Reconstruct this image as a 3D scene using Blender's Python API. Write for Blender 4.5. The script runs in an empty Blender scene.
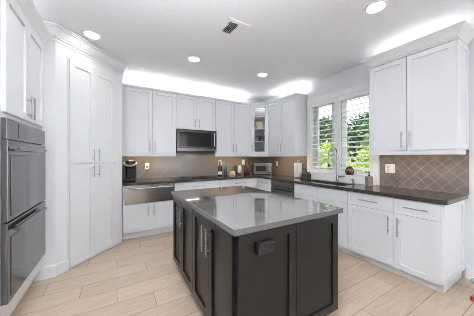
import bpy, bmesh, math, random
from mathutils import Vector, Matrix
R = math.radians
C = bpy.context.scene.collection
S = bpy.context.scene

# ------------------------------------------------------------------ camera
cam_d = bpy.data.cameras.new('camera')
cam = bpy.data.objects.new('camera', cam_d); C.objects.link(cam)
cam.location = (0, 0, 1.323); cam.rotation_euler = (R(90), 0, R(-30.2))
cam_d.sensor_width = 36; cam_d.lens = 208/474*36; cam_d.shift_y = -1/474
cam_d.clip_start = .02
S.camera = cam
# ------------------------------------------------------------------ world, sun, exposure
w = bpy.data.worlds.new('world'); S.world = w; w.use_nodes = True
bg = w.node_tree.nodes['Background']
bg.inputs[0].default_value = (.93, .965, 1, 1); bg.inputs[1].default_value = 1.7
S.view_settings.view_transform = 'Standard'; S.view_settings.look = 'None'
S.view_settings.gamma = 1; S.view_settings.use_curve_mapping = False
S.cycles.filter_width = 0.8
S.view_settings.exposure = 0.50
sd = bpy.data.lights.new('sun', 'SUN'); sun = bpy.data.objects.new('sun', sd); C.objects.link(sun)
sd.energy = 6.0; sd.angle = R(3); sd.color = (1, .96, .88)
sun.rotation_euler = Vector((.22, .60, -.77)).to_track_quat('-Z', 'Y').to_euler()
def area(name, loc, sx, sy, energy, direction, color=(1, 1, 1)):
    d = bpy.data.lights.new(name, 'AREA'); d.shape = 'RECTANGLE'; d.size = sx; d.size_y = sy
    d.energy = energy; d.color = color
    o = bpy.data.objects.new(name, d); C.objects.link(o); o.location = loc
    o.rotation_euler = Vector(direction).to_track_quat('-Z', 'Y').to_euler()
    return o
UP = (0, 0, 1); DN = (0, 0, -1)
STRIP = 2.2
# led strips lying on top of the cabinets
for nm, loc, sx, sy, k in [('strip_light', (1.4, 4.17, 2.58), 2.5, .10, 2.5),
                        ('strip_light', (3.14, 3.25, 2.58), .10, .9, .6),
                        ('strip_light', (3.14, 1.12, 2.60), .10, .7, .55),
                        ('strip_light', (-1.0, 2.45, 2.66), .10, .8, 1.0)]:
    a = area(nm, loc, sx, sy, STRIP*k, UP, (1, .985, .95))
    a.rotation_euler = (math.pi, 0, 0)
# warm under-cabinet strips
WARM = (1, .70, .42)
for loc, sx, sy, e in [((.53, 4.045, 1.381), .75, .03, 2.0), ((2.25, 4.045, 1.381), .85, .03, 2.3),
                       ((3.035, 3.3, 1.381), .03, .75, 2.2), ((3.05, 1.12, 1.394), .03, .7, 1.4)]:
    a = area('under_cabinet_light', loc, sx, sy, e, DN, WARM); a.rotation_euler = (0, 0, 0)
area('hood_light', (1.38, 4.2, 1.39), .3, .08, .3, DN, (1, .98, .95)).rotation_euler = (0, 0, 0)
# soft fill added behind the camera, in place of unseen windows
area('rear_fill', (2.5, -3.2, 1.4), 1.5, 2.3, 26, (-.25, 1, .05), (.95, .97, 1))
# fill light added to brighten the ceiling and bounce softly down
area('ceiling_fill', (-.2, .25, 2.08), .7, .6, 92, (.05, .12, 1), (.95, .975, 1)).data.spread = R(140)

# ------------------------------------------------------------------ materials
def mat(name, col, rough=.5, metal=0, spec=.5, coat=0, emit=None, es=0, alpha=None):
    m = bpy.data.materials.new(name); m.use_nodes = True
    b = m.node_tree.nodes['Principled BSDF']
    b.inputs['Base Color'].default_value = (*col, 1); b.inputs['Roughness'].default_value = rough
    b.inputs['Metallic'].default_value = metal; b.inputs['Specular IOR Level'].default_value = spec
    b.inputs['Coat Weight'].default_value = coat
    if emit: b.inputs['Emission Color'].default_value = (*emit, 1); b.inputs['Emission Strength'].default_value = es
    return m
def nd(m, t, **kw):
    n = m.node_tree.nodes.new(t)
    for k, v in kw.items():
        if k in n.inputs: n.inputs[k].default_value = v
        else: setattr(n, k, v)
    return n
def lk(m, a, b): m.node_tree.links.new(a, b)
def noise_col(m, c1, c2, scale, detail=4, stretch=(1, 1, 1), bump=0, rough=None):
    b = m.node_tree.nodes['Principled BSDF']
    tc = nd(m, 'ShaderNodeTexCoord'); mp = nd(m, 'ShaderNodeMapping', Scale=stretch)
    n = nd(m, 'ShaderNodeTexNoise', Scale=scale, Detail=detail)
    r = nd(m, 'ShaderNodeValToRGB'); r.color_ramp.elements[0].color = (*c1, 1); r.color_ramp.elements[1].color = (*c2, 1)
    r.color_ramp.elements[0].position = .35; r.color_ramp.elements[1].position = .65
    lk(m, tc.outputs['Object'], mp.inputs[0]); lk(m, mp.outputs[0], n.inputs['Vector'])
    lk(m, n.outputs['Fac'], r.inputs[0]); lk(m, r.outputs[0], b.inputs['Base Color'])
    if bump:
        bp = nd(m, 'ShaderNodeBump', Strength=bump, Distance=.01)
        lk(m, n.outputs['Fac'], bp.inputs['Height']); lk(m, bp.outputs[0], b.inputs['Normal'])
    return m
M = {}
M['white'] = noise_col(mat('white_paint', (.80, .81, .84), .38), (.79, .805, .838), (.80, .817, .848), 3)
M['wall'] = noise_col(mat('wall_paint', (.78, .79, .81), .7), (.77, .785, .81), (.79, .80, .825), 4, bump=.02)
M['trim'] = noise_col(mat('trim_paint', (.88, .89, .90), .35), (.88, .885, .90), (.90, .905, .92), 4)
M['ceiling'] = noise_col(mat('ceiling_texture', (.85, .86, .88), .8), (.845, .865, .90), (.875, .895, .93), 38, 5, bump=.25)
M['dark'] = noise_col(mat('charcoal_paint', (.03, .03, .032), .3, 0, .32), (.009, .009, .0095), (.012, .012, .0125), 6)
M['nickel'] = noise_col(mat('brushed_nickel', (.46, .455, .45), .28, 1), (.43, .425, .42), (.49, .485, .48), 60)
M['chrome'] = mat('chrome', (.40, .405, .42), .14, 1)
M['steel'] = noise_col(mat('brushed_steel', (.55, .54, .53), .27, 1), (.52, .51, .50), (.60, .59, .58), 6, 3, (1, 1, 60))
M['darksteel'] = noise_col(mat('dark_stainless', (.14, .135, .13), .25, 1), (.12, .116, .112), (.16, .155, .15), 6, 3, (1, 1, 60))
M['ovensteel'] = noise_col(mat('oven_stainless', (.16, .16, .165), .2, 1), (.13, .13, .135), (.18, .18, .185), 6, 3, (1, 1, 60))
M['ovenglass'] = mat('oven_glass', (.11, .11, .115), .07, .9, .6)
M['blackglass'] = mat('black_glass', (.012, .013, .015), .06, 0, .7)
M['black'] = mat('black_plastic', (.015, .015, .016), .35)
M['mwglass'] = mat('microwave_glass', (.010, .011, .013), .08, 0, .28); M['toastersteel'] = mat('satin_steel', (.28, .26, .24), .3, 1); M['blackmatte'] = mat('black_rubber', (.012, .012, .012), .6)
M['plate'] = mat('white_plastic', (.85, .83, .80), .35)
M['silverplastic'] = mat('silver_plastic', (.6, .6, .6), .3, .7)
M['smoke'] = mat('smoked_plastic', (.06, .085, .09), .15, 0, .6)
M['lamp'] = mat('lamp_lens', (.9, .9, .9), .4, emit=(1, .97, .92), es=22)
M['quartz'] = noise_col(mat('grey_quartz', (.13, .127, .124), .11, 0, .5, coat=1), (.155, .149, .145), (.175, .169, .165), 140, 6)
for k_ in ('IOR', 'Coat IOR'): M['quartz'].node_tree.nodes['Principled BSDF'].inputs[k_].default_value = 2.25
M['brownquartz'] = noise_col(mat('brown_quartz', (.06, .05, .045), .16, 0, .5), (.040, .033, .029), (.078, .066, .058), 160, 6)

# floor: wood-look porcelain planks
m = M['floor'] = mat('floor_planks', (.6, .5, .4), .33, 0, .45)
b = m.node_tree.nodes['Principled BSDF']
tc = nd(m, 'ShaderNodeTexCoord'); sx = nd(m, 'ShaderNodeSeparateXYZ'); lk(m, tc.outputs['Object'], sx.inputs[0])
def fm(op, a, c):
    n = nd(m, 'ShaderNodeMath', operation=op)
    for i_, v_ in enumerate((a, c)):
        if isinstance(v_, (int, float)): n.inputs[i_].default_value = v_
        elif v_ is not None: lk(m, v_, n.inputs[i_])
    return n.outputs[0]
yy = fm('SUBTRACT', sx.outputs['Y'], .09); row = fm('FLOOR', fm('DIVIDE', yy, .232), None)
xx_ = fm('ADD', fm('SUBTRACT', sx.outputs['X'], .01), fm('MULTIPLY', row, .3067))   # each row steps back a third of a plank
mp = nd(m, 'ShaderNodeCombineXYZ'); lk(m, xx_, mp.inputs[0]); lk(m, yy, mp.inputs[1])
br = nd(m, 'ShaderNodeTexBrick', offset=0.0, offset_frequency=2)
br.inputs['Scale'].default_value = 1; br.inputs['Brick Width'].default_value = .92; br.inputs['Row Height'].default_value = .232
br.inputs['Mortar Size'].default_value = .0028; br.inputs['Mortar Smooth'].default_value = .1; br.inputs['Bias'].default_value = 0
br.inputs['Color1'].default_value = (.49, .378, .287, 1); br.inputs['Color2'].default_value = (.60, .474, .368, 1)
br.inputs['Mortar'].default_value = (.25, .185, .135, 1)
mg = nd(m, 'ShaderNodeMapping'); mg.inputs['Scale'].default_value = (1.2, 9, 1)
ng = nd(m, 'ShaderNodeTexNoise', Scale=4.0, Detail=7.0, Roughness=.62)
rp = nd(m, 'ShaderNodeValToRGB'); rp.color_ramp.elements[0].color = (.83, .83, .84, 1); rp.color_ramp.elements[1].color = (1.08, 1.07, 1.06, 1)
rp.color_ramp.elements[0].position = .3; rp.color_ramp.elements[1].position = .7
mx = nd(m, 'ShaderNodeMix', data_type='RGBA', blend_type='MULTIPLY'); mx.inputs[0].default_value = 1
lk(m, mp.outputs[0], br.inputs['Vector'])
lk(m, tc.outputs['Object'], mg.inputs[0]); lk(m, mg.outputs[0], ng.inputs['Vector']); lk(m, ng.outputs['Fac'], rp.inputs[0])
lk(m, br.outputs['Color'], mx.inputs[6]); lk(m, rp.outputs[0], mx.inputs[7]); lk(m, mx.outputs[2], b.inputs['Base Color'])
bp = nd(m, 'ShaderNodeBump', Strength=.25, Distance=.004, invert=True)
lk(m, br.outputs['Fac'], bp.inputs['Height']); lk(m, bp.outputs[0], b.inputs['Normal'])

# lattice tile: ogee lines from two families of waves; axis = which object axis runs along the wall
def lattice(name, axis):
    m = mat(name, (.3, .26, .23), .22, 0, .6)
    b = m.node_tree.nodes['Principled BSDF']
    tc = nd(m, 'ShaderNodeTexCoord'); sp = nd(m, 'ShaderNodeSeparateXYZ'); lk(m, tc.outputs['Object'], sp.inputs[0])
    def mth(op, a, c=None):
        n = nd(m, 'ShaderNodeMath', operation=op)
        for i, v in enumerate((a, c)):
            if v is None: continue
            if isinstance(v, (int, float)): n.inputs[i].default_value = v
            else: lk(m, v, n.inputs[i])
        return n.outputs[0]
    u = mth('DIVIDE', sp.outputs[axis], .128); v = mth('DIVIDE', sp.outputs['Z'], .138)
    p = mth('ADD', u, v); q = mth('SUBTRACT', u, v)
    pw = mth('ADD', p, mth('MULTIPLY', mth('SINE', mth('MULTIPLY', q, 2*math.pi)), .022))
    qw = mth('ADD', q, mth('MULTIPLY', mth('SINE', mth('MULTIPLY', p, 2*math.pi)), .022))
    def line(x):
        d = mth('ABSOLUTE', mth('SUBTRACT', mth('FRACT', x), .5))
        return mth('GREATER_THAN', d, .477)
    g = mth('MAXIMUM', line(pw), line(qw))
    cell = nd(m, 'ShaderNodeCombineXYZ'); lk(m, mth('ROUND', pw), cell.inputs[0]); lk(m, mth('ROUND', qw), cell.inputs[1])
    wn = nd(m, 'ShaderNodeTexWhiteNoise', noise_dimensions='3D'); lk(m, cell.outputs[0], wn.inputs['Vector'])
    rp = nd(m, 'ShaderNodeValToRGB'); rp.color_ramp.elements[0].color = (.170, .153, .144, 1); rp.color_ramp.elements[1].color = (.212, .192, .181, 1)
    lk(m, wn.outputs['Value'], rp.inputs[0])
    mx = nd(m, 'ShaderNodeMix', data_type='RGBA'); lk(m, g, mx.inputs[0]); lk(m, rp.outputs[0], mx.inputs[6])
    mx.inputs[7].default_value = (.40, .375, .355, 1); lk(m, mx.outputs[2], b.inputs['Base Color'])
    bp = nd(m, 'ShaderNodeBump', Strength=.4, Distance=.003, invert=True)
    lk(m, g, bp.inputs['Height']); lk(m, bp.outputs[0], b.inputs['Normal'])
    return m
M['tile_x'] = lattice('lattice_tile_back', 'X'); M['tile_y'] = lattice('lattice_tile_right', 'Y')

# clear architectural glass
def glass(name, tint=(1, 1, 1), refl=.9):
    m = bpy.data.materials.new(name); m.use_nodes = True
    nt = m.node_tree; nt.nodes.remove(nt.nodes['Principled BSDF']); out = nt.nodes['Material Output']
    t = nd(m, 'ShaderNodeBsdfTransparent'); t.inputs[0].default_value = (*tint, 1)
    g = nd(m, 'ShaderNodeBsdfGlossy'); g.inputs['Roughness'].default_value = .02
    fr = nd(m, 'ShaderNodeFresnel'); fr.inputs[0].default_value = 1.35
    mx = nd(m, 'ShaderNodeMixShader'); lk(m, fr.outputs[0], mx.inputs[0]); lk(m, t.outputs[0], mx.inputs[1]); lk(m, g.outputs[0], mx.inputs[2])
    lk(m, mx.outputs[0], out.inputs[0]); return m
M['glass'] = glass('clear_glass'); M['bottleglass'] = mat('dark_bottle_glass', (.02, .014, .012), .08, 0, .7)

# ------------------------------------------------------------------ mesh helpers
class MB:
    def __init__(s): s.bm = bmesh.new()
    def box(s, a, b, bev=0):
        x0, y0, z0 = [min(p, q) for p, q in zip(a, b)]; x1, y1, z1 = [max(p, q) for p, q in zip(a, b)]
        v = [s.bm.verts.new(p) for p in [(x0,y0,z0),(x1,y0,z0),(x1,y1,z0),(x0,y1,z0),(x0,y0,z1),(x1,y0,z1),(x1,y1,z1),(x0,y1,z1)]]
        f = [s.bm.faces.new([v[i] for i in q]) for q in [(3,2,1,0),(4,5,6,7),(0,1,5,4),(1,2,6,5),(2,3,7,6),(3,0,4,7)]]
        if bev:
            es = list({e for q in f for e in q.edges})
            bmesh.ops.bevel(s.bm, geom=es, offset=bev, segments=2, affect='EDGES', profile=.5)
        return s
    def prism(s, poly, z0, z1):
        lo = [s.bm.verts.new((x, y, z0)) for x, y in poly]; hi = [s.bm.verts.new((x, y, z1)) for x, y in poly]
        s.bm.faces.new(lo[::-1]); s.bm.faces.new(hi); n = len(poly)
        for i in range(n): s.bm.faces.new([lo[i], lo[(i+1) % n], hi[(i+1) % n], hi[i]])
        return s
    def lathe(s, prof, c=(0, 0, 0), n=24, axis='z', sq=0):
        rings = []
        for r, z in prof:
            ring = []
            for k in range(n):
                a = 2*math.pi*k/n; x, y = r*math.cos(a), r*math.sin(a)
                p = {'z': (x, y, z), 'y': (x, z, y), 'x': (z, x, y)}[axis]
                ring.append(s.bm.verts.new((p[0]+c[0], p[1]+c[1], p[2]+c[2])))
            rings.append(ring)
        for a, b in zip(rings, rings[1:]):
            for k in range(n): s.bm.faces.new([a[k], a[(k+1) % n], b[(k+1) % n], b[k]])
        s.bm.faces.new(rings[0][::-1]); s.bm.faces.new(rings[-1]); return s
    def tube(s, pts, r, n=10):
        pts = [Vector(p) for p in pts]; rings = []; up = None
        for i, p in enumerate(pts):
            t = (pts[min(i+1, len(pts)-1)] - pts[max(i-1, 0)]).normalized()
            if up is None: up = t.orthogonal().normalized()
            up = (up - t*up.dot(t)).normalized(); sd = t.cross(up)
            rr = r[i] if isinstance(r, (list, tuple)) else r
            rings.append([s.bm.verts.new(p + rr*(math.cos(2*math.pi*k/n)*up + math.sin(2*math.pi*k/n)*sd)) for k in range(n)])
        for a, b in zip(rings, rings[1:]):
            for k in range(n): s.bm.faces.new([a[k], a[(k+1) % n], b[(k+1) % n], b[k]])
        s.bm.faces.new(rings[0][::-1]); s.bm.faces.new(rings[-1]); return s
    def sweep(s, path, prof):
        """mitred sweep of a closed profile (out, z) along a plan polyline; out = right-hand side of travel"""
        P = [Vector((x, y)) for x, y in path]; rings = []
        for i, p in enumerate(P):
            ns = []
            if i > 0: d = (P[i]-P[i-1]).normalized(); ns.append(Vector((d.y, -d.x)))
            if i < len(P)-1: d = (P[i+1]-P[i]).normalized(); ns.append(Vector((d.y, -d.x)))
            if len(ns) == 2:
                nn = (ns[0]+ns[1]).normalized(); nn = nn/ max(.2, nn.dot(ns[0]))
            else: nn = ns[0]
            rings.append([s.bm.verts.new((p.x+nn.x*o, p.y+nn.y*o, z)) for o, z in prof])
        n = len(prof)
        for a, b in zip(rings, rings[1:]):
            for k in range(n): s.bm.faces.new([a[k], a[(k+1) % n], b[(k+1) % n], b[k]])
        s.bm.faces.new(rings[0][::-1]); s.bm.faces.new(rings[-1]); return s
    def cells(s, xs, ys, keep, z0, z1):
        V = {}
        def v(i, j, z):
            k = (i, j, z)
            if k not in V: V[k] = s.bm.verts.new((xs[i], ys[j], z))
            return V[k]
        nx, ny = len(xs)-1, len(ys)-1
        K = lambda i, j: 0 <= i < nx and 0 <= j < ny and keep(i, j)
        for i in range(nx):
            for j in range(ny):
                if not K(i, j): continue
                s.bm.faces.new([v(i,j,z1), v(i+1,j,z1), v(i+1,j+1,z1), v(i,j+1,z1)])
                s.bm.faces.new([v(i,j+1,z0), v(i+1,j+1,z0), v(i+1,j,z0), v(i,j,z0)])
                if not K(i, j-1): s.bm.faces.new([v(i,j,z0), v(i+1,j,z0), v(i+1,j,z1), v(i,j,z1)])
                if not K(i, j+1): s.bm.faces.new([v(i+1,j+1,z0), v(i,j+1,z0), v(i,j+1,z1), v(i+1,j+1,z1)])
                if not K(i-1, j): s.bm.faces.new([v(i,j+1,z0), v(i,j,z0), v(i,j,z1), v(i,j+1,z1)])
                if not K(i+1, j): s.bm.faces.new([v(i+1,j,z0), v(i+1,j+1,z0), v(i+1,j+1,z1), v(i+1,j,z1)])
        return s
    def xf(s, mtx): bmesh.ops.transform(s.bm, matrix=mtx, verts=s.bm.verts); return s
    def build(s, name, m, parent=None, smooth=False, label=None, loc=None):
        bmesh.ops.recalc_face_normals(s.bm, faces=s.bm.faces)
        me = bpy.data.meshes.new(name); s.bm.to_mesh(me); s.bm.free()
        me.materials.append(M[m] if isinstance(m, str) else m)
        if smooth:
            me.polygons.foreach_set('use_smooth', [True]*len(me.polygons))
            try: me.set_sharp_from_angle(angle=R(38))
            except Exception: pass
        o = bpy.data.objects.new(name, me); C.objects.link(o)
        if parent is not None: o.parent = parent
        if loc is not None: o.location = loc
        if label: o['label'] = label
        return o
def tag(o, label=None, cat=None, group=None, kind=None):
    for k, v in (('label', label), ('category', cat), ('group', group), ('kind', kind)):
        if v: o[k] = v
    return o
def thing(name, loc, label, cat, rz=0, group=None):
    o = bpy.data.objects.new(name, None); C.objects.link(o); o.location = loc; o.rotation_euler = (0, 0, rz)
    o.empty_display_size = .1
    return tag(o, label, cat, group)
def struct(name, mb, m, label=None, smooth=False):
    o = mb.build(name, m, None, smooth); return tag(o, label, None, None, 'structure')

# ------------------------------------------------------------------ dimensions
XR, YB, XL, H = 3.30, 4.31, -1.32, 2.77
CT = .914
# ------------------------------------------------------------------ room shell
struct('floor', MB().box((-1.5, -3.6, -.05), (3.5, 4.5, 0)), 'floor', 'wood-look porcelain plank tile floor')
struct('ceiling', MB().box((-1.5, -3.6, H), (3.5, 4.5, H+.1)), 'ceiling', 'white knockdown textured ceiling')
struct('wall_back', MB().box((-1.5, YB, 0), (3.5, YB+.15, H)), 'wall', 'white back wall')
struct('added_wall_front', MB().box((-1.5, -3.75, 0), (1.7, -3.6, H)).box((1.7, -3.75, 2.35), (3.5, -3.6, H)), 'wall', 'unseen white wall added behind the viewer, its opening shaping the light')  # unseen wall, added so rear light enters only from the right
struct('wall_left', MB().box((XL-.15, -3.6, 0), (XL, YB, H)), 'wall', 'white left wall')
WY0, WY1, WZ0, WZ1 = 1.65, 2.79, 1.035, 2.35
wr = MB()
ys = [-3.6, WY0, WY1, YB]; zs = [0, WZ0, WZ1, H]
wr.cells(ys, zs, lambda i, j: not (i == 1 and j == 1), 0, .20)
wr.xf(Matrix(((0, 0, 1, XR), (1, 0, 0, 0), (0, 1, 0, 0), (0, 0, 0, 1))))
struct('wall_right', wr, 'wall', 'white right wall with the window')
struct('baseboard_right', MB().box((XR-.016, -3.6, 0), (XR, .70, .14)).box((XR-.010, -3.6, .14), (XR, .70, .155)), 'trim', 'white baseboard along right wall')
# backsplash tile
struct('trim_1', MB().box((.09, YB-.010, CT), (XR-.012, YB, 1.45)), 'tile_x', 'taupe lattice tile backsplash on back wall')
struct('trim_2', MB().box((XR-.010, 2.88, CT), (XR, YB-.012, 1.39)), 'tile_y', 'taupe lattice tile backsplash left of window')
struct('trim_3', MB().box((XR-.010, .68, CT), (XR, 1.555, 1.40)), 'tile_y', 'taupe lattice tile backsplash right of window')

# window: casing, frame, sill, glass, ---------------------------------------------------------
wn = bpy.data.objects.new('window_1', None); C.objects.link(wn); wn.location = (XR, 2.22, WZ0)
tag(wn, 'white framed kitchen window behind plantation shutters', None, None, 'structure')
def wp(mb, name, m): return mb.xf(Matrix.Translation((-XR, -2.22, -WZ0))).build(name, m, wn)
cs = MB()
cs.box((XR-.022, 1.565, CT+.002), (XR, WY0, 2.44)).box((XR-.022, WY1, CT+.002), (XR, 2.865, 2.44)).box((XR-.022, WY0, WZ1), (XR, WY1, 2.44))
cs.box((XR-.030, 1.56, 2.425), (XR, 2.868, 2.448)).box((XR-.022, WY0, CT+.002), (XR, WY1, WZ0-.02))
wp(cs, 'casing', 'trim')
wp(MB().box((XR-.125, 1.60, CT+.0015), (XR-.001, 2.83, WZ0-.0005), .003).box((XR-.02, WY0+.002, WZ0-.03), (XR+.14, WY1-.002, WZ0-.0008)), 'sill', 'trim')
fr = MB()
X0, X1 = XR+.145, XR+.19
fr.box((X0, WY0, WZ0), (X1, WY0+.045, WZ1)).box((X0, WY1-.045, WZ0), (X1, WY1, WZ1)).box((X0, WY0, WZ0), (X1, WY1, WZ0+.045)).box((X0, WY0, WZ1-.045), (X1, WY1, WZ1)).box((XR+.045, 2.17, WZ0), (X1, 2.37, WZ1))
wp(fr, 'window_frame', 'trim')
wp(MB().box((XR+.165, WY0+.04, WZ0+.04), (XR+.169, WY1-.04, WZ1-.04)), 'pane', 'glass')

# plantation shutters: one per half
def shutter(y0, y1, label):
    sh = thing('plantation_shutter', (XR-.006, y0, WZ0), label, 'shutter', group='plantation shutters in the window')
    wdt, hgt = y1-y0, WZ1-WZ0-.004; st = .048
    MB().box((-.014, 0, .002), (.014, st, hgt)).box((-.014, wdt-st, .002), (.014, wdt, hgt)).box((-.014, st, .002), (.014, wdt-st, .065)).box((-.014, st, hgt-.065), (.014, wdt-st, hgt)).build('frame', 'trim', sh)
    n = 14; pitch = (hgt-.13)/n
    for k in range(n):
        z = .065+pitch*(k+.5)
        mb = MB(); pf = []
        for a in range(12):
            t = 2*math.pi*a/12; pf.append((.043*math.cos(t), .0058*math.sin(t)))
        th = R(18)
        v0 = [mb.bm.verts.new((x*math.cos(th)-zz*math.sin(th), st+.002, x*math.sin(th)+zz*math.cos(th))) for x, zz in pf]
        v1 = [mb.bm.verts.new((p.co.x, wdt-st-.002, p.co.z)) for p in v0]
        for a in range(12): mb.bm.faces.new([v0[a], v0[(a+1) % 12], v1[(a+1) % 12], v1[a]])
        mb.bm.faces.new(v0); mb.bm.faces.new(v1[::-1])
        mb.build('louver', 'trim', sh, True, loc=(0, 0, z))
    return sh
shutter(WY0+.003, 2.217, 'right-hand white plantation shutter panel, the one nearer the soap bottle')
shutter(2.223, WY1-.003, 'left-hand white plantation shutter panel, the one nearer the paper towels')

# ------------------------------------------------------------------ cabinet helpers
# local frame of a unit: x along the front, y into the cabinet, z up; doors stand proud of y=0
def door_mesh(w, h, fw=.057, rec=.015, t=.02):
    mb = MB()
    mb.box((0, -t, 0), (fw, 0, h)).box((w-fw, -t, 0), (w, 0, h)).box((fw, -t, 0), (w-fw, 0, fw)).box((fw, -t, h-fw), (w-fw, 0, h))
    mb.box((fw, -t+rec, fw), (w-fw, 0, h-fw)); return mb
def slab_mesh(w, h, t=.02):
    return door_mesh(w, h, min(.04, h*.24), .008, t)
def pull(L, vertical=True, r=.006, off=.034):
    mb = MB()
    if vertical:
        mb.tube([(0, -off, -L/2), (0, -off, L/2)], r)
        for s in (-1, 1): mb.tube([(0, 0, s*L*.32), (0, -off, s*L*.32)], r*.8, 8)
    else:
        mb.tube([(-L/2, -off, 0), (L/2, -off, 0)], r)
        for s in (-1, 1): mb.tube([(s*L*.32, 0, 0), (s*L*.32, -off, 0)], r*.8, 8)
    return mb
G = .0023
def add_door(root, x0, x1, z0, z1, hx=None, hz=None, L=.18, m='white', hm='nickel', hlabel='brushed nickel bar handle'):
    d = door_mesh(x1-x0-2*G, z1-z0-2*G).build('door', m, root, loc=(x0+G, -.001, z0+G))
    if hx is not None:
        pull(L).build('handle', hm, d, True, hlabel, (hx-x0-G, -.02, hz-z0-G))
    return d
def add_drawer(root, x0, x1, z0, z1, L=.21, m='white', handle=True, name='drawer_front'):
    d = slab_mesh(x1-x0-2*G, z1-z0-2*G).build(name, m, root, loc=(x0+G, -.001, z0+G))
    if handle: pull(L, False).build('handle', 'nickel', d, True, 'brushed nickel bar handle', ((x1-x0)/2, -.02, (z1-z0)/2))
    return d
RZ = {'back': 0, 'right': R(-90), 'left': R(90)}
def base_unit(loc, side, w, label, depth=.585, toe_h=.09, toe_in=.045, z1=.872):
    r = thing('base_cabinet', loc, label, 'cabinet', RZ[side], 'white base cabinets')
    MB().box((0, 0, toe_h), (w, depth, z1)).build('body', 'white', r)
    MB().box((0, toe_in, 0), (w, depth, toe_h)).build('toe_kick', 'white', r)
    return r
# --- right run, x face at 2.70 (carcass), doors at 2.68
FX = 2.70; DEP = XR-.003-FX
def rloc(ytop): return (FX, ytop, 0)
r = base_unit(rloc(1.126), 'right', 1.126-.735, 'narrower white base cabinet with one drawer and door at near end of right counter', DEP)
add_drawer(r, .0, .391, .70, .872-.006, .21); add_door(r, 0, .391, .092, .70, .045, .555, .2)
# end panel facing the viewer: shaker
ep = door_mesh(.6, .78, .065).xf(Matrix.Rotation(0, 4, 'Z'))
ep.build('end_panel', 'white', r).matrix_local = Matrix.Translation((.391+.001, 0, .092)) @ Matrix.Rotation(R(90), 4, 'Z')
r = base_unit(rloc(1.663), 'right', .537, 'wider white base cabinet with one drawer and door between sink and end cabinet', DEP)
add_drawer(r, 0, .537, .70, .866, .22); add_door(r, 0, .537, .092, .70, .49, .555, .2)
r = base_unit(rloc(2.624), 'right', .961, 'white sink base cabinet with two doors under the window', DEP, z1=.64)
MB().box((0, 0, .64), (.961, .02, .872)).box((0, .02, .64), (.018, DEP, .872)).box((.943, .02, .64), (.961, DEP, .872)).build('top_rail', 'white', r)
add_drawer(r, 0, .4805, .70, .866, handle=False, name='false_front'); add_drawer(r, .4805, .961, .70, .866, handle=False, name='false_front')
add_door(r, 0, .4805, .092, .70, .435, .555, .2); add_door(r, .4805, .961, .092, .70, .525, .555, .2)
r = base_unit(rloc(3.70), 'right', .451, 'small white drawer base cabinet in the corner left of dishwasher', DEP)
add_drawer(r, 0, .451, .70, .866, .18); add_drawer(r, 0, .451, .40, .70, .18); add_drawer(r, 0, .451, .092, .40, .18)
# dishwasher
d = thing('dishwasher', rloc(3.246), 'dark stainless dishwasher under the right counter', 'dishwasher', RZ['right'])
MB().box((0, .01, .09), (.618, .55, .868)).build('body', 'black', d)
MB().box((.004, -.025, .11), (.614, .01, .755), .003).build('door', 'darksteel', d)
MB().box((.004, -.025, .76), (.614, .01, .866), .003).build('control_panel', 'darksteel', d)
pull(.52, False, .009, .045).build('handle', 'darksteel', d, True, None, (.309, -.025, .70))
MB().box((.01, .05, 0), (.608, .5, .09)).build('toe_kick', 'black', d)

# --- back run, face y 3.72
FY = 3.72; DB = YB-.003-FY
r = base_unit((.09, FY, 0), 'back', .80, 'white two-door base cabinet below the stainless warming drawer', DB, .115, .06)
add_door(r, .02, .41, .12, .565, .365, .45, .17); add_door(r, .41, .80, .12, .565, .455, .45, .17)
wd = thing('warming_drawer', (.115, FY-.022, .572), 'brushed stainless warming drawer left of cooktop', 'drawer')
MB().box((0, 0, 0), (.77, .02, .285), .003).build('front', 'steel', wd)
mbh = MB(); mbh.tube([(.03, -.035, .245), (.74, -.035, .245)], .011)
for xx in (.08, .69): mbh.tube([(xx, 0, .245), (xx, -.035, .245)], .008, 8)
mbh.build('handle', 'steel', wd, True)
r = base_unit((.892, FY, 0), 'back', .888, 'white base cabinet under the cooktop', DB, .115, .06)
add_drawer(r, 0, .888, .70, .866, .25); add_door(r, 0, .444, .12, .70, .40, .56, .18); add_door(r, .444, .888, .12, .70, .49, .56, .18)
r = base_unit((1.782, FY, 0), 'back', .915, 'white base cabinet between cooktop and far corner', DB, .115, .06)
add_drawer(r, 0, .87, .70, .866, .25); add_door(r, 0, .435, .12, .70, .39, .56, .18); add_door(r, .435, .87, .12, .70, .48, .56, .18)

# perimeter countertop with sink cut-out
SX0, SX1, SY0, SY1 = 2.77, 3.08, 1.78, 2.50
xs = [.09, 2.655, SX0, SX1, XR-.011]; ysx = [.685, SY0, SY1, 3.672, YB-.011]
ct = MB().cells(xs, ysx, lambda i, j: (j == 3 or i >= 1) and not (i == 2 and j == 1), .874, CT)
tag(ct.build('countertop', 'brownquartz'), 'dark brown quartz perimeter worktop running along back and right walls', 'countertop')
# sink
sk = thing('kitchen_sink', ((SX0+SX1)/2, (SY0+SY1)/2, .874), 'undermount stainless sink set in the counter below the window', 'sink')
a, b_, dp, t = (SX1-SX0)/2+.012, (SY1-SY0)/2+.012, .20, .004
MB().box((-a, -b_, -dp), (a, b_, -dp+t)).box((-a, -b_, -dp), (-a+t, b_, -.001)).box((a-t, -b_, -dp), (a, b_, -.001)).box((-a, -b_, -dp), (a, -b_+t, -.001)).box((-a, b_-t, -dp), (a, b_, -.001)).build('basin', 'steel', sk)
MB().lathe([(.04, 0), (.04, .004), (.02, .005)], (0, 0, -dp+t)).build('drain', 'chrome', sk, True)
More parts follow.
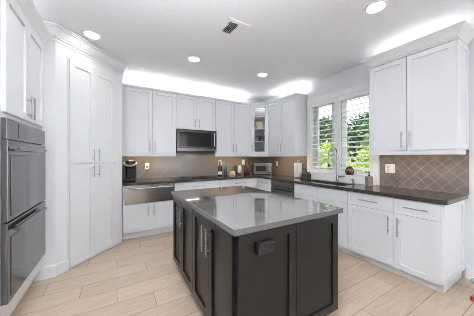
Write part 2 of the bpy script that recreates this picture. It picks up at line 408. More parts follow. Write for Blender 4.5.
# faucet
f = thing('kitchen_faucet', (3.135, 2.12, CT), 'tall chrome gooseneck faucet behind the sink', 'faucet')
MB().lathe([(.026, 0), (.026, .008), (.021, .014), (.020, .12), (.017, .13)]).build('base', 'chrome', f, True)
pts = [(0, 0, .12), (0, 0, .46)]
for k in range(1, 13):
    a = math.pi*k/12; pts.append((-.105+.105*math.cos(a), 0, .46+.105*math.sin(a)))
pts += [(-.212, 0, .41), (-.216, 0, .36)]
MB().tube(pts, .011, 12).build('gooseneck', 'chrome', f, True)
MB().lathe([(.013, .0), (.019, .01), (.019, .09), (.014, .12)], (-.217, 0, .25)).build('spray_head', 'chrome', f, True)
MB().tube([(0, -.015, .085), (0, -.05, .095), (-.01, -.14, .105)], [.012, .009, .006]).build('lever', 'chrome', f, True)
f = thing('sink_soap_dispenser', (3.13, 1.85, CT), 'small chrome soap pump set in counter right of faucet', 'soap dispenser')
MB().lathe([(.022, 0), (.022, .006), (.012, .010), (.011, .055)]).build('base', 'chrome', f, True)
MB().tube([(0, 0, .05), (0, 0, .068), (-.02, 0, .074), (-.085, 0, .066)], [.014, .014, .009, .006]).build('spout', 'chrome', f, True)

# ------------------------------------------------------------------ upper cabinets
UZ0, UZ1 = 1.385, 2.505
UF = YB-.325        # carcass front of back uppers
UD = .322
def upper(loc, rz, w, label, z0=UZ0, top=2.555, depth=UD, rail=True, body=True):
    r = thing('wall_cabinet', (loc[0], loc[1], z0), label, 'cabinet', rz, 'white wall cabinets')
    if body:
        MB().box((0, 0, 0), (w, depth, top-z0)).build('body', 'white', r)
        MB().box((0, -.022, UZ1-z0+.006), (w, 0, top-z0)).build('top_trim', 'white', r)
    if rail: MB().box((0, -.012, -.05), (w, .012, 0)).build('light_rail', 'white', r)
    return r
dh = UZ1-UZ0
r = upper((.09, UF), 0, .89, 'white two-door wall cabinet above coffee maker')
add_door(r, .055, .472, 0, dh, .43, .125, .18); add_door(r, .472, .89, 0, dh, .514, .125, .18)
r = upper((.982, UF), 0, .808, 'short white two-door wall cabinet over the microwave', 1.86, rail=False)
add_door(r, 0, .404, 0, UZ1-1.86, .365, .125, .17); add_door(r, .404, .808, 0, UZ1-1.86, .443, .125, .17)
r = upper((1.792, UF), 0, .896, 'white two-door wall cabinet between microwave and glass corner cabinet')
add_door(r, 0, .448, 0, dh, .408, .125, .18); add_door(r, .448, .896, 0, dh, .488, .125, .18)
# right wall far unit
UX = XR-.325
r = upper((UX, 3.688), RZ['right'], 3.688-2.875, 'white two-door wall cabinet between glass corner cabinet and window')
wfar = 3.688-2.875
MB().box((wfar-.02, .012, -.05), (wfar, UD, 0)).build('light_rail', 'white', r)
add_door(r, 0, wfar/2, 0, dh, wfar/2-.04, .125, .18); add_door(r, wfar/2, wfar, 0, dh, wfar/2+.04, .125, .18)
# right wall near unit with crown
wn_ = 1.525-.70
r = upper((UX, 1.525), RZ['right'], wn_, 'white two-door wall cabinet with crown, right of the window', 1.40, 2.53)
add_door(r, 0, wn_/2, 0, dh-.015, wn_/2-.04, .125, .2); add_door(r, wn_/2, wn_, 0, dh-.015, wn_/2+.04, .125, .2)
CROWN = [(0, 0), (.012, 0), (.016, .02), (.055, .07), (.075, .09), (.080, .10), (0, .10)]
MB().sweep([(0, UD), (0, -.022), (wn_, -.022), (wn_, UD)], [(o, z+1.13) for o, z in CROWN]).build('crown', 'white', r)
MB().box((wn_-.02, .012, -.05), (wn_, UD, 0)).build('light_rail', 'white', r)
e = door_mesh(UD-.01, 1.10, .055, .009, .018).build('end_panel', 'white', r)
e.matrix_local = Matrix.Translation((wn_+.0005, .002, .008)) @ Matrix.Rotation(R(90), 4, 'Z')

# diagonal corner glass cabinet
P0 = Vector((2.69, UF)); P1 = Vector((UX, 3.69)); dl = (P1-P0).length; ang = math.atan2(P1.y-P0.y, P1.x-P0.x)
r = thing('wall_cabinet', (P0.x, P0.y, UZ0), 'white diagonal corner wall cabinet with a glass door', 'cabinet', 0, 'white wall cabinets')
def cor(z0, z1, ins=0.0):
    return [(0+ins*.4, 0+ins), (P1.x-P0.x+ins*.3, P1.y-P0.y+ins*.4), (XR-.003-P0.x-ins, P1.y-P0.y+ins*.4), (XR-.003-P0.x-ins, YB-.003-P0.y-ins), (ins*.4, YB-.003-P0.y-ins)]
hgt = 2.555-UZ0
bd = MB().prism(cor(0, 1), 0, .018).prism(cor(0, 1), 1.12, hgt)
q = cor(0, 1)
bd.box((0, 0, .018), (.016, q[4][1], 1.12)).box((q[1][0], q[1][1], .018), (q[2][0], q[1][1]+.016, 1.12))
bd.box((q[3][0]-.012, q[2][1], .018), (q[3][0], q[3][1], 1.12)).box((0, q[3][1]-.012, .018), (q[3][0], q[3][1], 1.12))
bd.build('body', 'white', r)
SHZ = [.29, .58, .86]
for z in SHZ: MB().prism(cor(0, 1, .055), z, z+.014).build('shelf', 'white', r)
MB().box((0, 0, 0), (dl, .02, .05)).xf(Matrix.Translation((0, 0, -.05)) @ Matrix.Rotation(ang, 4, 'Z')).build('light_rail', 'white', r)
dm = MB(); fw = .085
dm.box((.01, -.02, 0), (fw, 0, dh)).box((dl-fw, -.02, 0), (dl-.01, 0, dh)).box((fw, -.02, 0), (dl-fw, 0, .06)).box((fw, -.02, dh-.06), (dl-fw, 0, dh))
dd = dm.xf(Matrix.Rotation(ang, 4, 'Z')).build('door', 'white', r)
MB().box((fw-.004, -.012, .056), (dl-fw+.004, -.008, dh-.056)).xf(Matrix.Rotation(ang, 4, 'Z')).build('pane', 'glass', dd, label='clear glass door pane')
MB().box((.0, -.02, dh+.008), (dl, -.001, hgt)).xf(Matrix.Rotation(ang, 4, 'Z')).build('top_trim', 'white', r)
pull(.15).xf(Matrix.Rotation(ang, 4, 'Z') @ Matrix.Translation((.04, -.02, .13))).build('handle', 'nickel', dd, True, 'brushed nickel bar handle')
area('cabinet_fill', (2.862, 3.868, UZ0+1.112), .22, .02, 2.0, DN, (1, .95, .86)).rotation_euler = (0, 0, ang)  # added light, hidden behind the door rail to brighten the shelves
# dishes in the glass cabinet
M['cream'] = mat('cream_stoneware', (.72, .60, .42), .3); M['greydish'] = mat('grey_stoneware', (.42, .43, .45), .3)
M['tumbler'] = glass('tumbler_glass', (.86, .9, .88)); M['mwsteel'] = mat('black_stainless', (.065, .062, .06), .22, 1); M['slate'] = mat('slate_tin', (.07, .07, .08), .45)
cx, cy = 2.97, 4.01
def plain(name, mb, m, loc, label, cat, group=None, smooth=True):
    return tag(mb.build(name, m, None, smooth, loc=loc), label, cat, group)
plain('storage_tin', MB().box((-.13, -.08, 0), (.13, .08, .20), .01).box((-.135, -.085, .17), (.135, .085, .205), .004).xf(Matrix.Rotation(ang, 4, 'Z')), 'slate', (cx, cy, UZ0+SHZ[2]+.017), 'dark grey tin on top shelf of the glass cabinet', 'tin', smooth=False)
bowl = lambda: MB().lathe([(.045, 0), (.065, .005), (.105, .06), (.115, .09), (.110, .09), (.10, .06), (.055, .014), (.0005, .012)], n=28)
for k, (z, lb) in enumerate([(0, 'bottom'), (.036, 'middle'), (.072, 'top')]):
    plain('bowl', bowl(), 'cream', (cx-.02, cy-.02, UZ0+SHZ[1]+.017+z), '%s tan bowl of the stack in the glass cabinet' % lb, 'bowl', 'tan bowls in the glass cabinet')
for k, (x, y) in enumerate([(-.09, .03), (0, -.02), (.08, -.07), (.03, .07)]):
    plain('tumbler', MB().lathe([(.028, 0), (.036, .13), (.034, .13), (.026, .008), (.0005, .008)], n=20), 'tumbler', (cx+x, cy+y, UZ0+SHZ[0]+.017),
          'clear glass tumbler on the middle shelf of the glass cabinet', 'glass', 'tumblers in the glass cabinet')
for k in range(5):
    plain('plate', MB().lathe([(.06, 0), (.065, .003), (.11, .016), (.11, .020), (.06, .008), (.0005, .007)], n=28), 'greydish', (cx, cy-.01, UZ0+.019+k*.0215),
          'grey plate in the stack at the bottom of the glass cabinet', 'plate', 'grey plates in the glass cabinet')
for k, (x, y) in enumerate([(-.115, .10), (.13, -.10)]):
    plain('mug', MB().lathe([(.034, 0), (.04, .005), (.04, .09), (.036, .09), (.036, .01), (.0005, .01)], n=20), 'plate', (cx+x, cy+y, UZ0+.019),
          ['white mug left of the grey plates in glass cabinet', 'white mug right of the grey plates in glass cabinet'][k], 'mug')

# ------------------------------------------------------------------ microwave
mw = thing('microwave', (.984, 3.905, 1.44), 'dark stainless over-the-range microwave below the short wall cabinet', 'microwave')
MW_W, MW_H = .804, .415
MB().box((0, .03, 0), (MW_W, YB-.012-3.905, MW_H-.003)).build('body', 'black', mw)
MB().box((0, 0, .055), (MW_W, .03, MW_H-.003), .004).build('door', 'mwsteel', mw)
MB().box((.045, -.003, .085), (.685, .001, MW_H-.055), .002).build('window', 'mwglass', mw, label='black glass window')
MB().box((0, .0, 0), (MW_W, .03, .052), .003).build('control_strip', 'darksteel', mw)
MB().tube([(.735, -.035, .10), (.735, -.035, .36)], .011).tube([(.735, 0, .12), (.735, -.035, .12)], .008, 8).tube([(.735, 0, .34), (.735, -.035, .34)], .008, 8).build('handle', 'steel', mw, True)
MB().box((.02, .05, -.035), (MW_W-.02, .36, 0)).build('vent_hood', 'black', mw)

# cooktop
ck = thing('cooktop', (.95, 3.77, CT), 'black glass cooktop set in the back counter under microwave', 'cooktop')
MB().box((0, 0, .0005), (.77, .49, .008), .003).build('glass_top', 'blackglass', ck)
for k, (x, y, rr) in enumerate([(.18, .14, .075), (.18, .36, .095), (.59, .14, .095), (.59, .36, .075)]):
    mb = MB(); mb.lathe([(rr, .0082), (rr, .0088), (rr-.006, .0088), (rr-.006, .0082)], (x, y, 0), 32); mb.build('burner_ring', 'darksteel', ck, True)
for k in range(5): MB().lathe([(.021, .008), (.02, .03), (.017, .034)], (.245+.07*k, .06, 0), 16).build('knob', 'black', ck, True)

# ------------------------------------------------------------------ pantry (diagonal corner cabinet)
A0 = (-.579, 3.0); A1 = (.082, 3.661)
pn = thing('pantry_cabinet', (A0[0], A0[1], 0), 'tall white diagonal pantry cabinet with four doors, between ovens and back counter', 'cabinet', R(45))
def toP(p):  # world plan -> local
    v = Vector((p[0]-A0[0], p[1]-A0[1])); c = math.cos(-R(45)); s = math.sin(-R(45))
    return (v.x*c-v.y*s, v.x*s+v.y*c)
poly = [A0, A1, (.082, YB-.003), (XL+.003, YB-.003), (XL+.003, 3.003)]
MB().prism([toP(p) for p in poly], 0, H-.003).build('body', 'white', pn)
for x0, x1, hx in ((.139, .462, .425), (.462, .785, .499)):
    add_door(pn, x0, x1, .03, 1.238, hx, 1.14, .16); add_door(pn, x0, x1, 1.242, 2.47, hx, 1.35, .16)
MB().box((.128, -.012, .03), (.137, 0, 2.49)).box((.787, -.012, .03), (.796, 0, 2.49)).box((.128, -.012, 2.474), (.796, 0, 2.49)).build('face_bead', 'white', pn)
cpath = [toP(p) for p in [(XL+.01, 3.003), A0, A1, (.082, YB-.02)]]
PC = [(0, -.03), (.008, -.03), (.010, 0), (.022, .002), (.024, .016), (.036, .03), (.066, .085), (.078, .092), (.080, .104), (.092, .108), (.094, .13), (0, .13)]
MB().sweep(cpath, [(o, z+H-.135) for o, z in PC]).build('crown', 'white', pn)
MB().sweep([toP(p) for p in [(-.752, 3.003), A0, (A0[0]+.09, A0[1]+.09)]], [(0, 0), (.014, 0), (.014, .12), (.006, .14), (0, .14)]).build('baseboard', 'white', pn)

# ------------------------------------------------------------------ oven cabinet on the left wall
OX = -.69
oc = thing('oven_cabinet', (OX, 1.99, 0), 'tall white cabinet holding the double wall oven at left', 'cabinet', RZ['left'])
OW, OD = 3.0-1.99, OX-XL-.003
ob0, ob1, oz0, oz1 = .075, .985, .285, 1.60
bd = MB().box((0, 0, .14), (OW, OD, oz0)).box((0, 0, oz1), (OW, OD, 2.52)).box((0, 0, oz0), (ob0, OD, oz1)).box((ob1, 0, oz0), (OW, OD, oz1)).box((ob0, OD-.02, oz0), (ob1, OD, oz1))
bd.build('body', 'white', oc)
MB().box((0, .07, 0), (OW, OD, .14)).build('toe_kick', 'white', oc)
add_door(oc, .085, .53, 1.64, 2.505, .495, 1.755, .2); add_door(oc, .53, .975, 1.64, 2.505, .565, 1.755, .2)
MB().sweep([(0, .3), (0, 0), (OW, 0), (OW-.0, .0001)], [(o, z+2.52) for o, z in [(0, 0), (.012, 0), (.016, .02), (.055, .085), (.075, .11), (.080, .125), (0, .125)]]).build('crown', 'white', oc) if False else \
    MB().sweep([(0, 0), (OW-.002, 0)], [(o, z+2.52) for o, z in [(0, 0), (.012, 0), (.016, .02), (.055, .085), (.075, .11), (.080, .125), (0, .125)]]).build('crown', 'white', oc)
ov = thing('double_wall_oven', (OX, 1.99+ob0+.002, oz0), 'dark stainless double wall oven with two glass doors', 'oven', RZ['left'])
ow = ob1-ob0-.004
MB().box((.004, .0, .003), (ow-.004, .55, oz1-oz0-.003)).build('body', 'black', ov)
MB().box((0, -.03, 1.165), (ow, 0, oz1-oz0-.001), .003).build('control_panel', 'ovensteel', ov)
MB().box((.20, -.0315, 1.185), (ow-.20, -.0295, 1.295)).build('display', 'ovenglass', ov, label='dark glass control display')
def odoor(z0, z1):
    dd = MB().box((0, -.035, z0), (ow, 0, z1), .004).build('door', 'ovensteel', ov)
    MB().box((.05, -.0385, z0+.03), (ow-.05, -.0345, z1-.105), .002).build('window', 'ovenglass', dd, label='dark reflective glass')
    hb = MB().tube([(.05, -.068, z1-.055), (ow-.17, -.068, z1-.055)], .017, 14)
    for x in (.10, ow-.22): hb.tube([(x, -.034, z1-.055), (x, -.068, z1-.055)], .010, 8)
    hb.build('handle', 'ovensteel', dd, True)
odoor(.58, 1.155); odoor(.004, .57)

# ------------------------------------------------------------------ island
IX0, IX1, IY0, IY1 = .572, 1.577, 1.012, 2.555
M['shaded_edge'] = noise_col(mat('shaded_quartz_edge', (.13, .127, .124), .5, 0, .3), (.115, .112, .110), (.14, .137, .135), 120)  # same stone, sides coloured darker and duller to cut their reflected light
io = MB().box((IX0, IY0, .876), (IX1, IY1, CT), .003).build('island_countertop', 'quartz'); io.data.materials.append(M['shaded_edge'])
for p_ in io.data.polygons: p_.material_index = 0 if p_.normal.z > .5 else 1
tag(io, 'polished grey quartz worktop on the island', 'countertop')
il = thing('kitchen_island', (.61, 2.525, 0), 'charcoal painted kitchen island cabinet in the middle of the floor', 'island', RZ['right'])
L = 2.525-1.055; W = 1.54-.61
MB().box((0, 0, .10), (L, W, .875)).build('body', 'dark', il)
MB().box((.05, .06, 0), (L-.05, W-.06, .10)).build('toe_kick', 'dark', il)
dw = .362
for k in range(4):
    x0 = .004+dw*k
    hx = x0+dw-.045 if k % 2 == 0 else x0+.045
    add_door(il, x0, x0+dw, .105, .868, hx, .715, .2, 'dark', 'nickel')
for k, (x0, x1) in enumerate(((.0, W/2), (W/2, W))):
    e = door_mesh(x1-x0-2*G, .763, .062, .012).build('end_panel', 'dark', il)
    e.matrix_local = Matrix.Translation((L+.001, x0+G, .105)) @ Matrix.Rotation(R(90), 4, 'Z')
# pop-out outlet box on the end (local y runs along world +x, local x along world -y)
ox = .800-.61; oz = .765
ot = MB().box((L+.012, ox-.058, oz-.036), (L+.042, ox+.058, oz+.036), .004).build('outlet_box', 'black', il, label='black pop-out outlet box')
for s in (-1, 1): MB().box((L+.042, ox+s*.026-.016, oz-.018), (L+.044, ox+s*.026+.016, oz+.018), .001).build('socket', 'blackglass', ot)
MB().box((L+.012, ox-.061, oz+.028), (L+.056, ox+.061, oz+.038), .003).build('hood', 'black', ot)

# ------------------------------------------------------------------ coffee maker
cm = thing('coffee_maker', (.205, 4.07, CT), 'black single-serve coffee maker on the left end of back counter', 'coffee maker', R(-8))
MB().box((-.10, -.16, 0), (.10, .14, .035), .012).build('base', 'black', cm)
MB().box((-.055, .0, .03), (.10, .14, .30), .02).build('column', 'black', cm)
MB().box((-.105, -.06, .035), (-.058, .14, .29), .015).build('water_tank', 'smoke', cm, label='smoked water tank')
MB().lathe([(.075, .215), (.088, .235), (.090, .30), (.082, .345), (.05, .362)], (.018, -.065, 0), 28).build('brew_head', 'black', cm, True)
MB().tube([(.018+.092*math.cos(a), -.065+.092*math.sin(a), .315+.055*math.sin(a)) for a in [R(180+15*k) for k in range(13)]], .016, 8).build('handle', 'silverplastic', cm, True, 'silver lift handle')
MB().box((-.06, -.15, .035), (.085, -.03, .045), .003).build('drip_tray', 'darksteel', cm)
cd = MB().tube([(.10, .10, .03), (.13, .12, .012), (.19, .14, .05), (.26, .18, .12), (.312, .205, .20), (.325, .235, .235)], .0035, 8)
cd.build('power_cord', 'blackmatte', cm, True)

# outlets / switches
def outlet(loc, rz, label, gang=1, dark=False):
    o = thing('wall_outlet', loc, label, 'outlet', rz, 'white wall outlets')
    w = .075 if gang == 1 else .12
    MB().box((-w/2, -.006, -.06), (w/2, 0, .06), .002).build('cover_plate', 'plate', o)
    for g in range(gang):
        xo = 0 if gang == 1 else (-.024+.048*g)
        for z in (-.02, .02): MB().box((xo-.015, -.009, z-.014), (xo+.015, -.005, z+.014), .002).build('socket', 'black' if dark and z < 0 else 'silverplastic' if gang == 2 and g == 0 else 'plate', o)
    return o
YT = YB-.010; XT = XR-.010
outlet((.515, YT, 1.15), 0, 'white wall outlet beside coffee maker with its plug in', 1, True)
outlet((2.05, YT, 1.19), 0, 'white wall outlet behind the dark bottle with white label')
outlet((2.68, YT, 1.20), 0, 'white wall outlet behind the pair of brown bottles')
outlet((XT, 3.77, 1.165), RZ['right'], 'white wall outlet right of the toaster oven')
outlet((XT, 1.426, 1.163), RZ['right'], 'double white wall outlet plate right of the window', 2)

# bottles & jars on the back counter
M['winelabel'] = mat('paper_label', (.82, .80, .76), .6); M['blue'] = mat('blue_bottle_glass', (.02, .11, .19), .1, 0, .7)
M['brownglass'] = mat('brown_bottle_glass', (.06, .022, .014), .1, 0, .7); M['creambox'] = mat('cream_ceramic', (.78, .66, .55), .3)
M['jarglass'] = mat('frosted_jar', (.55, .58, .60), .12, 0, .6); M['foil'] = mat('bottle_foil', (.03, .012, .012), .4)
def bottle(loc, h, r, label, gm, foil, lz0, lz1, lm='winelabel', group=None):
    o = thing('bottle', loc, label, 'bottle', 0, group)
    MB().lathe([(r*.9, 0), (r, .006), (r, h*.56), (r*.92, h*.62), (r*.45, h*.74), (r*.36, h*.78), (r*.36, h*.955)], n=24).build('body', gm, o, True)
    MB().lathe([(r*.40, h*.80), (r*.40, h), (r*.30, h+.001)], n=20).build('cap', foil, o, True)
    MB().lathe([(r+.0006, lz0), (r+.001, lz0+.001), (r+.001, lz1-.001), (r+.0006, lz1)], n=24).build('paper_label', lm, o, True, 'paper label')
    return o
bottle((1.957, 4.10, CT), .315, .040, 'dark wine bottle with white label, leftmost bottle on back counter', 'bottleglass', 'foil', .03, .095)
M['darklabel'] = mat('dark_label', (.03, .03, .04), .5)
bottle((2.098, 4.12, CT), .285, .034, 'blue glass bottle beside the cream dish', 'blue', 'blue', .02, .10, 'darklabel')
bd = thing('butter_dish', (2.27, 4.11, CT), 'cream ceramic covered dish between blue bottle and jars', 'dish')
MB().box((-.075, -.045, 0), (.075, .045, .015), .005).build('base', 'creambox', bd)
MB().box((-.066, -.038, .015), (.066, .038, .095), .02).build('lid', 'creambox', bd, True)
j = thing('jar', (2.385, 4.17, CT), 'dark brown jar with black lid just left of the grey jar', 'jar')
MB().lathe([(.032, 0), (.036, .006), (.036, .14), (.028, .155), (.028, .165)], n=22).build('body', 'brownglass', j, True)
MB().lathe([(.031, .165), (.031, .20), (.026, .204)], n=22).build('lid', 'black', j, True)
j = thing('jar', (2.445, 4.08, CT), 'grey glass storage jar with pale label and dark base', 'jar')
MB().lathe([(.047, .05), (.048, .055), (.048, .155), (.036, .18), (.034, .185)], n=24).build('body', 'jarglass', j, True)
MB().lathe([(.046, 0), (.0485, .004), (.0485, .05), (.04, .0505)], n=24).build('base', 'slate', j, True)
MB().lathe([(.037, .183), (.037, .212), (.03, .216)], n=24).build('lid', 'silverplastic', j, True)
M['brownlabel'] = mat('brown_label', (.10, .03, .02), .5)
bottle((2.625, 4.12, CT), .295, .037, 'brown bottle, left one of the pair near the toaster oven', 'brownglass', 'foil', .04, .12, 'brownlabel')
bottle((2.725, 4.12, CT), .292, .037, 'brown bottle, right one of the pair near the toaster oven', 'brownglass', 'foil', .04, .12, 'brownlabel')
# toaster oven
to = thing('toaster_oven', (3.005, 3.965, CT), 'silver toaster oven with glass door in the corner of the counter', 'toaster oven', R(-30.2))
MB().box((-.205, -.10, .015), (.205, .12, .26), .008).build('body', 'black', to)
MB().box((-.205, -.112, .015), (.205, -.10, .26), .003).build('front', 'toastersteel', to)
td = MB().box((-.19, -.124, .045), (.095, -.113, .235), .004).build('door', 'toastersteel', to)
MB().box((-.17, -.1275, .075), (.08, -.124, .195), .001).build('window', 'mwglass', td, label='black glass window')
MB().tube([(-.16, -.15, .215), (.07, -.15, .215)], .007).tube([(-.14, -.124, .215), (-.14, -.15, .215)], .005, 8).tube([(.05, -.124, .215), (.05, -.15, .215)], .005, 8).build('handle', 'toastersteel', td, True)
MB().box((.108, -.116, .03), (.198, -.112, .245), .001).build('control_panel', 'darksteel', to)
for z in (.20, .14, .08): MB().lathe([(.024, -.135), (.024, -.122), (.026, -.116)], (.153, 0, z), 16, 'y').build('knob', 'nickel', to, True)
for sx in (-.18, .18):
    for sy in (-.09, .10): MB().lathe([(.012, 0), (.014, .016)], (sx, sy, 0), 12).build('foot', 'black', to)

# paper towel
M['paper'] = noise_col(mat('paper_towel', (.88, .86, .84), .9), (.86, .84, .82), (.90, .88, .86), 80, bump=.1)
pt = thing('paper_towel_holder', (3.135, 2.975, CT), 'white paper towel roll on a steel stand left of the sink', 'paper towels')
MB().lathe([(.08, 0), (.08, .008), (.01, .012), (.006, .30), (.006, .325), (.011, .33), (.011, .345), (.004, .35)]).build('stand', 'nickel', pt, True)
MB().lathe([(.075, .014), (.075, .29), (.02, .29)], n=32).build('roll', 'paper', pt, True)
pm = thing('pepper_mill', (3.225, 2.885, CT), 'dark slim pepper mill behind the paper towel roll', 'mill')
MB().lathe([(.026, 0), (.028, .01), (.022, .06), (.025, .13), (.022, .14)], n=20).build('body', 'brownglass', pm, True)
MB().lathe([(.022, .141), (.026, .16), (.02, .185), (.006, .195)], n=20).build('top', 'darksteel', pm, True)
# planter caddy
M['leaf'] = noise_col(mat('succulent_leaf', (.10, .16, .07), .5), (.07, .12, .05), (.16, .22, .09), 30)
M['pink'] = mat('pink_petal', (.75, .35, .42), .6); M['darkpot'] = noise_col(mat('dark_basket', (.035, .033, .033), .6), (.02, .02, .02), (.06, .055, .05), 60, bump=.5)
pl = thing('potted_plant', (3.105, 2.735, CT), 'dark pot with small succulents and a pink bloom by window corner', 'plant', R(-90))
MB().box((-.078, -.05, 0), (.078, .05, .095), .012).build('pot', 'darkpot', pl)
random.seed(5); mb = MB(); mk = MB()
for k in range(26):
    a = random.uniform(0, 6.28); px, py = random.uniform(-.06, .06), random.uniform(-.03, .03)
    ln = random.uniform(.03, .065); v = Vector((math.cos(a)*.5, math.sin(a)*.4, 1)).normalized()*ln
    mb.tube([(px, py, .088), (px+v.x*.6, py+v.y*.6, .088+v.z*.6), (px+v.x, py+v.y, .088+v.z)], [.006, .008, .001], 6)
mb.build('foliage', 'leaf', pl, True)
for k in range(6):
    a = k*1.047; mk.tube([(-.045, -.01, .150), (-.045+.016*math.cos(a), -.01+.016*math.sin(a), .160)], [.004, .007], 6)
mk.tube([(-.045, -.01, .08), (-.045, -.01, .152)], .002, 6)
mk.build('flower', 'pink', pl, True, 'pink flower')
# brown jar on sill
M['clay'] = noise_col(mat('brown_glaze', (.13, .05, .035), .25), (.09, .035, .025), (.19, .085, .06), 12, 3, (1, 1, 6))
jr = thing('lidded_jar', (3.205, 1.955, WZ0), 'round brown glazed jar with dark lid on window sill', 'jar')
MB().lathe([(.03, 0), (.048, .006), (.060, .04), (.062, .065), (.055, .095), (.046, .105)], n=28).xf(Matrix.Diagonal((.72, 1.15, 1, 1))).build('body', 'clay', jr, True)
MB().lathe([(.047, .106), (.044, .118), (.028, .13), (.012, .134), (.014, .148), (.006, .153)], n=28).xf(Matrix.Diagonal((.72, 1.15, 1, 1))).build('lid', 'foil', jr, True, 'dark lid')
# soap bottle
M['taupe'] = noise_col(mat('taupe_stone', (.25, .22, .18), .5), (.21, .185, .15), (.29, .255, .21), 25)
sb = thing('soap_bottle', (3.118, 1.615, CT), 'square taupe soap bottle with black pump beside the window casing', 'soap bottle', R(-20))
MB().box((-.042, -.03, 0), (.042, .03, .135), .008).build('body', 'taupe', sb)
MB().lathe([(.016, .134), (.016, .155), (.007, .158), (.007, .185), (.012, .186), (.012, .198), (.004, .199)], n=18).tube([(0, 0, .192), (-.05, 0, .192), (-.062, 0, .182)], .005, 8).build('pump', 'black', sb, True, 'black pump')

# ------------------------------------------------------------------ ceiling fittings
def can(x, y, label):
    o = thing('recessed_light', (x, y, H), label, 'ceiling light', 0, 'recessed ceiling lights')
    MB().lathe([(.098, -.001), (.096, -.007), (.078, -.010), (.072, -.004), (.072, -.001)], n=36).build('trim_ring', 'trim', o, True)
    MB().lathe([(.074, -.0045), (.074, -.0035)], n=36).build('lens', 'lamp', o, label='glowing lens')
    ld = bpy.data.lights.new('recessed_lamp', 'SPOT'); ld.energy = 1.5 if y < 2 else 3.5; ld.spot_size = R(130); ld.spot_blend = .8; ld.shadow_soft_size = .07; ld.color = (1, .95, .88)
    lo = bpy.data.objects.new('recessed_lamp', ld); C.objects.link(lo); lo.location = (x, y, H-.02)
for x, y, lb in [(-.245, 2.99, 'recessed ceiling light in front of the pantry crown'), (.996, 2.97, 'recessed ceiling light in front of the microwave'),
                 (2.225, 2.93, 'recessed ceiling light nearest the far corner'), (2.167, 1.06, 'recessed ceiling light at upper right, nearest the viewer')]:
    can(x, y, lb)
vt = thing('ceiling_vent', (1.15, 2.045, H), 'square white ceiling air vent with slatted louvers', 'vent')
MB().cells([-.145, -.105, .105, .145], [-.145, -.105, .105, .145], lambda i, j: not (i == 1 and j == 1), -.012, -.001).build('frame', 'trim', vt)
M['ventdark'] = mat('vent_shade', (.05, .05, .055), .7)
MB().box((-.105, -.105, -.003), (.105, .105, -.001)).build('backing', 'ventdark', vt, label='dark plate painted as the shade behind the slats')  # flat dark sheet stands in for the shaded depth above the slats
for k in range(10):
    x = -.094+.021*k; th = R(-42 if k < 5 else 30)
    MB().box((-.0085, -.104, -.0008), (.0085, .104, .0008)).xf(Matrix.Translation((x, 0, -.010)) @ Matrix.Rotation(th, 4, 'Y')).build('slat', 'trim', vt)

# toy stand by the right wall, mostly out of frame
M['teal'] = mat('teal_plastic', (.12, .42, .42), .35); M['red'] = mat('red_rubber', (.45, .02, .03), .45)
ty = thing('toy_stand', (2.975, .50, 0), 'teal legged toy stand with red feet on floor by right wall', 'toy')
for k, a in enumerate((R(155), R(275), R(35))):
    c_, s_ = math.cos(a), math.sin(a)
    lg = MB().tube([(.14*c_, .14*s_, .03), (.09*c_, .09*s_, .135)], .011, 10).build('leg', 'teal', ty, True)
    MB().lathe([(.020, 0), (.022, .01), (.018, .035), (.012, .038)], (.145*c_, .145*s_, 0), 14).build('foot', 'red', lg, True, 'red rubber foot')
MB().lathe([(.09, .125), (.105, .13), (.105, .142), (.09, .148)], n=24).build('top', 'teal', ty, True)

# ------------------------------------------------------------------ outside: ground and trees
M['bounce_ground'] = noise_col(mat('pale_bounce', (.62, .60, .56), .85), (.56, .54, .50), (.68, .66, .62), 2)
struct('bounce_ground', MB().box((3.5, -12, -.20), (5.0, 22, -.15)), 'bounce_ground', 'pale ground strip added outside the window to bounce sunlight in')  # unseen pale strip, added to throw sunlight up at louvers and jambs
M['grass'] = noise_col(mat('lawn', (.10, .20, .05), .9), (.07, .15, .03), (.16, .28, .07), 3)
struct('lawn', MB().box((3.5, -12, -.25), (24, 22, -.2)), 'grass', 'lawn outside the window')
def leafmat(name, c1, c2):
    m = mat(name, c1, .5)
    noise_col(m, c1, c2, 2.5, 3)
    b = m.node_tree.nodes['Principled BSDF']
    b.inputs['Transmission Weight'].default_value = 0
    return m
M['leaf_lime'] = leafmat('lime_leaves', (.22, .38, .05), (.50, .62, .14)); M['leaf_green'] = leafmat('green_leaves', (.06, .16, .04), (.22, .38, .10))
M['leaf_dark'] = leafmat('dark_leaves', (.02, .06, .025), (.07, .15, .06)); M['bark'] = noise_col(mat('bark', (.12, .09, .06), .9), (.08, .06, .04), (.17, .13, .09), 12)
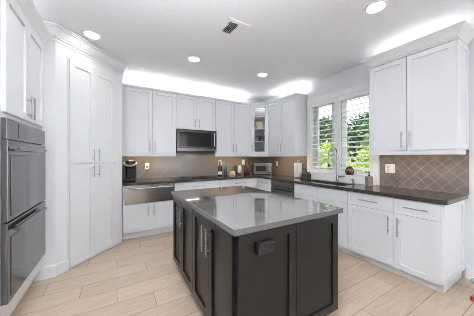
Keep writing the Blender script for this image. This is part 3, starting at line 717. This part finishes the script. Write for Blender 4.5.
def tree(x, y, z0, h, rx, m, label, n, ls, seed, cat='tree'):
    o = thing('tree' if cat == 'tree' else 'shrub', (x, y, -.2), label, cat, 0, 'greenery outside the window')
    rnd = random.Random(seed); bm = bmesh.new()
    for k in range(n):
        u = Vector((rnd.gauss(0, 1), rnd.gauss(0, 1), rnd.gauss(0, 1))).normalized()*(rnd.random()**.4)
        p = Vector((u.x*rx, u.y*rx, z0+h/2+u.z*h/2)) + Vector((rnd.gauss(0, .08), rnd.gauss(0, .08), rnd.gauss(0, .08)))
        d = Vector((rnd.gauss(0, 1), rnd.gauss(0, 1), rnd.gauss(-.3, .6))).normalized()*ls*rnd.uniform(.6, 1.3); s = d.orthogonal().normalized()*d.length*.28
        sd = Matrix.Rotation(rnd.uniform(0, 6.28), 3, d.normalized()) @ s
        nrm = d.cross(sd).normalized()*d.length*.08
        vs = [bm.verts.new(p), bm.verts.new(p+d*.5+sd+nrm), bm.verts.new(p+d), bm.verts.new(p+d*.5-sd+nrm)]
        bm.faces.new([vs[0], vs[1], vs[2]]); bm.faces.new([vs[0], vs[2], vs[3]])
    me = bpy.data.meshes.new('foliage'); bm.to_mesh(me); bm.free(); me.materials.append(M[m])
    f = bpy.data.objects.new('foliage', me); C.objects.link(f); f.parent = o
    MB().tube([(0, 0, 0), (.03, .02, z0*.6+.2), (0, .05, z0+h*.55)], [.09, .07, .03], 10).build('trunk', 'bark', o, True)
    return o
tree(5.7, 4.05, .1, 1.95, .62, 'leaf_lime', 'bright lime shrub low outside left half of the window', 2600, .13, 1, 'shrub')
tree(5.5, 2.55, .1, 1.8, .62, 'leaf_lime', 'bright lime shrub low outside right half of the window', 2600, .13, 2, 'shrub')
tree(7.4, 5.65, .5, 2.75, .85, 'leaf_dark', 'dark green tree outside, seen through left shutter', 3600, .17, 3)
tree(9.9, 5.2, .5, 3.1, 1.15, 'leaf_dark', 'dark green tree outside, seen through right shutter behind the lime shrub', 3600, .2, 4)
tree(10.4, 8.5, .6, 3.2, 1.2, 'leaf_green', 'mid green tree farther back outside the left shutter', 3000, .22, 5)
tree(7.6, 3.25, .4, 2.5, .85, 'leaf_green', 'mid green tree at right edge of the right shutter', 3000, .17, 7)
